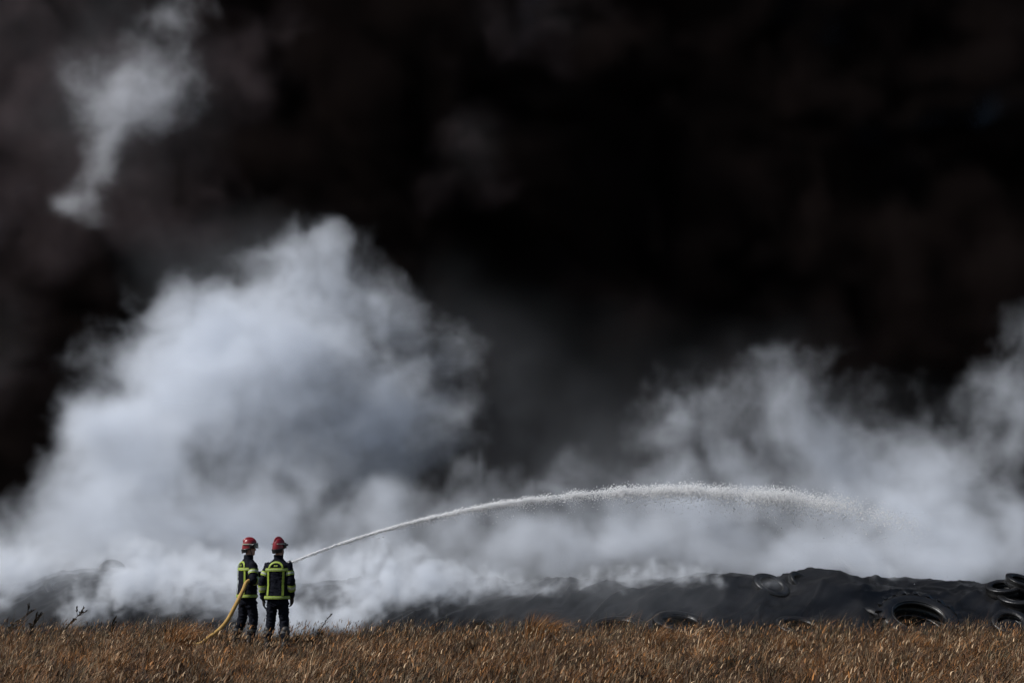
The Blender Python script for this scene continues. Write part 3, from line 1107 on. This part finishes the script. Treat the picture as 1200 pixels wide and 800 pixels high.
class Field:
    """thin helper for building field maths in a geometry node tree"""
    def __init__(s, name):
        s.t = bpy.data.node_groups.new(name, 'GeometryNodeTree')
        s.t.interface.new_socket('Geometry', in_out='OUTPUT', socket_type='NodeSocketGeometry')
        s.t.interface.new_socket('Geometry', in_out='INPUT', socket_type='NodeSocketGeometry')

    def n(s, kind, **kw):
        nd = s.t.nodes.new(kind)
        for k, v in kw.items():
            setattr(nd, k, v)
        return nd

    def put(s, sock, v):
        if isinstance(v, bpy.types.NodeSocket):
            s.t.links.new(v, sock)
        else:
            sock.default_value = v

    def vm(s, op, a, b=None, c=None):
        nd = s.n('ShaderNodeVectorMath', operation=op)
        s.put(nd.inputs[0], a)
        if b is not None: s.put(nd.inputs[1], b)
        if c is not None: s.put(nd.inputs[2], c)
        return nd.outputs['Value'] if op in ('LENGTH', 'DOT_PRODUCT') else nd.outputs['Vector']

    def m(s, op, a, b=None, c=None, clamp=False):
        nd = s.n('ShaderNodeMath', operation=op, use_clamp=clamp)
        s.put(nd.inputs[0], a)
        if b is not None: s.put(nd.inputs[1], b)
        if c is not None: s.put(nd.inputs[2], c)
        return nd.outputs[0]

    def noise(s, vec, scale, detail, rough=0.55, col=False, dist=0.0):
        nd = s.n('ShaderNodeTexNoise')
        s.put(nd.inputs['Vector'], vec)
        nd.inputs['Scale'].default_value = scale
        nd.inputs['Detail'].default_value = detail
        nd.inputs['Roughness'].default_value = rough
        nd.inputs['Distortion'].default_value = dist
        return nd.outputs['Color' if col else 'Fac']


def smoke_volume(name, label, lo, hi, voxel, puffs, mat, warp=((0.12, 2, 5.0), (0.5, 2, 1.2)),
                 fb=(0.45, 5, 0.6), K=1.0, K2=0.0, bil=.5, dmax=2.0, veils=(), T=0.25, S=1.0, power=1.0, fade=1.0, squash=(1, 1, 1), seed=(0, 0, 0)):
    """puffs: (centre, radii, weight).  One real volume grid whose density is
       ramp(sum of gaussians of the warped position + turbulence)."""
    f = Field(name + '_field')
    pos = f.n('GeometryNodeInputPosition').outputs[0]
    p0 = f.vm('ADD', f.vm('MULTIPLY', pos, squash), seed)
    w = pos
    for sc, det, amp in warp:
        nv = f.noise(p0, sc, det, 0.5, col=True)
        nv = f.vm('MULTIPLY', f.vm('SUBTRACT', nv, (0.5, 0.5, 0.5)), (2 * amp, 2 * amp, 2 * amp))
        w = f.vm('ADD', w, nv)
    F = None
    for c, r, a in puffs:
        d = f.vm('MULTIPLY', f.vm('SUBTRACT', w, tuple(c)), (1 / r[0], 1 / r[1], 1 / r[2]))
        q = f.m('MULTIPLY', f.vm('DOT_PRODUCT', d, d), -1.0)
        e = f.m('EXPONENT', q)
        F = f.m('MULTIPLY', e, a) if F is None else f.m('MULTIPLY_ADD', e, a, F)
    wn_ = f.vm('ADD', f.vm('MULTIPLY', w, squash), seed)
    n = f.noise(wn_, fb[0], fb[1], fb[2])
    n = f.m('SUBTRACT', n, 0.5)
    if K2:         # cauliflower lumps: rounded bulges with sharp creases, three sizes
        B = None
        for o_, (sc_, am_) in enumerate(((bil, .55), (bil * 2.3, .30), (bil * 4.6, .10))):
            b_ = f.m('ABSOLUTE', f.m('SUBTRACT', f.noise(f.vm('ADD', wn_, (3.1 * o_, 7.7, 1.3)), sc_, 0, .5), .5))
            B = f.m('MULTIPLY', b_, 5.0 * am_) if B is None else f.m('MULTIPLY_ADD', b_, 5.0 * am_, B)
        n = f.m('MULTIPLY_ADD', f.m('SUBTRACT', B, .45), K2 / K, n)
    Fc = f.m('MINIMUM', F, 1.6)
    n = f.m('MULTIPLY', n, f.m('MULTIPLY', Fc, 3.0, clamp=True))
    d = f.m('MULTIPLY_ADD', n, K, f.m('SUBTRACT', Fc, T))
    d = f.m('MINIMUM', f.m('MAXIMUM', f.m('MULTIPLY', d, S), 0.0), dmax)
    if power != 1.0:
        d = f.m('POWER', d, power)
    if veils:      # thin even smoke between the billows
        G = None
        for c, r, a in veils:
            q = f.vm('MULTIPLY', f.vm('SUBTRACT', w, tuple(c)), (1 / r[0], 1 / r[1], 1 / r[2]))
            e = f.m('EXPONENT', f.m('MULTIPLY', f.vm('DOT_PRODUCT', q, q), -1.0))
            G = f.m('MULTIPLY', e, a) if G is None else f.m('MULTIPLY_ADD', e, a, G)
        nv = f.noise(wn_, fb[0] * .8, 5, .6)
        nv = f.m('MULTIPLY', f.m('SUBTRACT', nv, .30), 4.0)
        d = f.m('MULTIPLY_ADD', G, f.m('MAXIMUM', nv, 0.0), d)
        d = f.m('MAXIMUM', f.m('SUBTRACT', d, .0015), 0.0)
    # keep clear of the ground and of the grid's faces
    sep = f.n('ShaderNodeSeparateXYZ')
    f.put(sep.inputs[0], pos)
    gz = f.m('MULTIPLY', f.m('SUBTRACT', sep.outputs[2], lo[2]), 2.0, clamp=True)
    d = f.m('MULTIPLY', d, gz)
    for ax in (0, 1):
        e0 = f.m('MULTIPLY', f.m('SUBTRACT', sep.outputs[ax], lo[ax]), 1.0 / fade, clamp=True)
        e1 = f.m('MULTIPLY', f.m('SUBTRACT', hi[ax], sep.outputs[ax]), 1.0 / fade, clamp=True)
        d = f.m('MULTIPLY', d, f.m('MULTIPLY', e0, e1))
    d = f.m('MULTIPLY', d, f.m('MULTIPLY', f.m('SUBTRACT', hi[2], sep.outputs[2]), .8 / fade, clamp=True))
    cube = f.n('GeometryNodeVolumeCube')
    f.put(cube.inputs['Density'], d)
    cube.inputs['Min'].default_value = lo
    cube.inputs['Max'].default_value = hi
    for i, k in enumerate('XYZ'):
        cube.inputs['Resolution ' + k].default_value = max(8, int((hi[i] - lo[i]) / voxel))
    sm = f.n('GeometryNodeSetMaterial')
    f.put(sm.inputs['Geometry'], cube.outputs[0])
    sm.inputs['Material'].default_value = mat
    go = f.n('NodeGroupOutput')
    f.put(go.inputs[0], sm.outputs[0])
    me = bpy.data.volumes.new(name)
    me.materials.append(mat)
    o = bpy.data.objects.new(name, me)
    COL.objects.link(o)
    md = o.modifiers.new('smoke', 'NODES')
    md.node_group = f.t
    tag(o, label, 'smoke', kind='stuff')
    return o


def puff(px, py, Y, rx, ry, rd, a=1.0):
    """a gaussian puff seen at px,py with pixel radii rx,ry at distance Y, depth radius rd metres"""
    k = Y / FPX
    return (at(px, py, Y), (rx * k, rd, ry * k), a)

#SMOKE_BEGIN
WHITE = [
    # tall plume on the left
    puff(425, 322, 46, 56, 62, 1.5, .66), puff(345, 330, 46, 72, 64, 1.6, .62), puff(475, 395, 46, 75, 60, 1.3, .52),
    puff(250, 380, 45, 88, 76, 1.9, .72), puff(160, 430, 45, 80, 76, 2.0, .80), puff(200, 350, 46, 70, 50, 1.4, .50), puff(340, 420, 45, 120, 80, 2.0, .66),
    puff(255, 490, 43, 130, 95, 2.4, .90), puff(135, 520, 43, 66, 90, 2.0, .72), puff(390, 520, 44, 120, 85, 1.8, .62), puff(490, 480, 45, 70, 60, 1.3, .45),
    # low bank
    puff(20, 650, 40, 130, 50, 2.2, 1.0), puff(180, 615, 40, 120, 70, 2.2, .85), puff(330, 610, 40, 120, 70, 2.0, .75),
    puff(480, 600, 41, 110, 58, 1.8, .68), puff(620, 605, 41, 120, 56, 1.6, .66), puff(560, 660, 37.5, 160, 36, 1.5, .75), puff(760, 605, 42, 120, 66, 1.6, .68),
    puff(740, 665, 38, 160, 30, 1.4, .70), puff(900, 660, 38.5, 160, 30, 1.4, .70), puff(1080, 665, 38, 160, 30, 1.6, .85), puff(250, 680, 37.5, 180, 34, 1.6, .85),
    puff(880, 605, 42, 130, 56, 1.6, .68), puff(1040, 630, 40, 130, 46, 2.0, .75), puff(1190, 610, 41, 110, 66, 2.0, .80),
    # puffs on the right
    puff(815, 515, 45, 85, 72, 1.2, .60), puff(925, 472, 45, 56, 48, 1.1, .54), puff(1000, 510, 45, 70, 50, 1.1, .46), puff(965, 555, 44, 90, 48, 1.3, .60), puff(1045, 580, 44, 90, 48, 1.4, .62), puff(880, 520, 44.5, 90, 55, 1.1, .52),
    puff(1030, 605, 42, 80, 42, 1.5, .62), puff(1060, 525, 45, 80, 48, 1.1, .52), puff(1215, 435, 45, 65, 60, 1.1, .50), puff(1195, 480, 45, 75, 90, 1.4, .66), puff(1120, 530, 45, 65, 55, 1.2, .50),
]
VEIL = [puff(650, 440, 48, 140, 90, 2.5, .007), puff(530, 370, 48, 60, 90, 2.5, .008), puff(270, 315, 48, 90, 60, 2.5, .06), puff(1080, 530, 48, 90, 70, 2.5, .04),
        puff(700, 545, 45, 130, 50, 2.5, .05), puff(900, 590, 42, 160, 60, 2, .08), puff(640, 600, 41, 130, 50, 2, .08), puff(540, 460, 46, 80, 80, 2.5, .05), puff(860, 460, 46, 110, 70, 2.5, .03)]
MW = volume_material('white_smoke_material', (.88, .912, .96), .42, 0.05)
smoke_volume('white_smoke', 'tall bank of white smoke rising behind the heap', (-19, 33.3, -.4), (19, 53, 14.5), 0.125, WHITE, MW, veils=VEIL,
             warp=((0.16, 2, 2.2), (.45, 3, 1.2), (1.1, 3, .55)), fb=(.36, 7, .64), bil=.5, T=.34, K=1.75, K2=.62, S=1.5, power=1.5, dmax=1.8)
LOW = [
    puff(95, 712, 29.5, 30, 24, .7, 1.2), puff(135, 690, 30, 32, 26, .7, 1.1), puff(175, 665, 31, 40, 34, .8, 1.0),
    puff(215, 705, 30, 60, 26, .8, .8), puff(290, 685, 30, 60, 40, .9, .75), puff(325, 720, 29, 40, 20, .6, 1.0), puff(395, 718, 29, 45, 20, .7, 1.3),
    puff(440, 695, 30, 50, 26, .8, 1.0), puff(510, 690, 30.5, 60, 32, .9, .8), puff(590, 690, 31, 70, 22, .9, .7),
    puff(0, 690, 30.5, 50, 40, 1.0, .9), puff(30, 665, 31, 50, 30, 1.0, .7), puff(700, 680, 31, 90, 22, .9, .5), puff(820, 678, 31.4, 90, 18, .9, .5), puff(908, 680, 30.0, 16, 6, .3, .45),
    puff(1010, 668, 32, 70, 9, .7, .5), puff(230, 668, 31, 110, 32, .8, .6), puff(400, 668, 31, 90, 34, .8, .6),
]
LVEIL = [puff(720, 700, 29.0, 170, 50, .9, .055), puff(930, 690, 29.0, 80, 40, .8, .006), puff(300, 685, 30.5, 170, 50, 1.0, .10), puff(480, 680, 30.8, 120, 45, 1.0, .14), puff(-20, 680, 30, 70, 60, 1, .3), puff(640, 680, 30.8, 120, 40, 1.0, .12), puff(90, 670, 31, 90, 45, 1, .24)]
ML_ = volume_material('low_smoke_material', (.912, .936, .97), 1.2, 0.05)
smoke_volume('low_smoke', 'low white smoke rolling off the heap behind the firefighters', (-13, 27.2, -.5), (13, 33.2, 3.0), 0.056, LOW, ML_, veils=LVEIL,
             warp=((0.5, 2, .6), (1.5, 3, .34), (3.5, 3, .14)), fb=(1.3, 6, .62), bil=2.0, T=.40, K=1.9, K2=1.2, S=1.7, power=1.5, dmax=2.0, fade=.6)
GREY = [
    puff(165, 108, 55.3, 56, 46, 1.5, .80), puff(215, 95, 55.3, 46, 40, 1.3, .55), puff(100, 95, 55.3, 50, 42, 1.3, .45), puff(130, 145, 55.3, 36, 36, 1.3, .62), puff(115, 190, 55.3, 26, 40, 1.3, .55),
    puff(80, 232, 55.3, 40, 20, 1.3, .52), puff(215, 15, 55.3, 55, 30, 1.4, .52), puff(170, 45, 55.3, 40, 30, 1.3, .32), puff(110, 250, 55.3, 40, 26, 1.3, .35),
]
GVEIL = [puff(0, 0, 55.5, 110, 80, 1.2, .02), puff(565, 175, 55.5, 45, 55, 1.6, .012), puff(620, 20, 55.5, 100, 40, 1.6, .008), puff(0, 400, 55.5, 40, 60, 1.6, .02), puff(140, 120, 55.5, 95, 95, 1.2, .07)]
MG = volume_material('grey_smoke_material', (.89, .91, .95), .55, 0.05)
smoke_volume('grey_smoke', 'torn pale wisp of smoke against the black smoke at upper left', (-27, 53.2, 6), (8, 57.2, 27), 0.2, GREY, MG, veils=GVEIL,
             warp=((0.14, 2, .8), (.4, 3, .9), (1.0, 3, .6)), fb=(.5, 7, .70), bil=.5, T=.25, K=2.3, K2=.2, S=1.3, power=1.6)
BROWN = [
    puff(60, 90, 58.7, 200, 140, 1.2, .66), puff(170, 230, 58.7, 160, 75, 1.2, .62), puff(-40, 260, 58.7, 120, 90, 1.2, .5), puff(290, 60, 58.7, 130, 70, 1.1, .42),
    puff(620, 25, 58.7, 130, 70, 1.1, .40), puff(550, 190, 58.7, 90, 80, 1.1, .40), puff(20, 420, 58.7, 60, 90, 1.1, .45),
]
MR = volume_material('brown_smoke_material', (.27, .215, .225), .25, 0.0)
smoke_volume('brown_smoke', 'dim brown smoke rolling in front of the black smoke high up', (-28, 57.4, 4), (26, 60.0, 29), 0.24, BROWN, MR,
             warp=((0.12, 2, 2.0), (.35, 3, 1.2), (.9, 3, .5)), fb=(.25, 7, .66), bil=.32, T=.24, K=1.1, K2=.4, S=1.3, power=1.4, fade=.5)
MB = volume_material('black_smoke_material', (.021, .0155, .0145), 1.2, 0.0)
BLACK = [((0, 74, 12), (90, 9, 40), 1.3)]
smoke_volume('black_smoke', 'wall of black smoke filling the sky behind', (-55, 60.2, -.4), (55, 88, 45), 0.6, BLACK, MB, T=.45, K=1.8, K2=1.0, bil=.16, S=1.0, fb=(.16, 6, .62))
#SMOKE_END
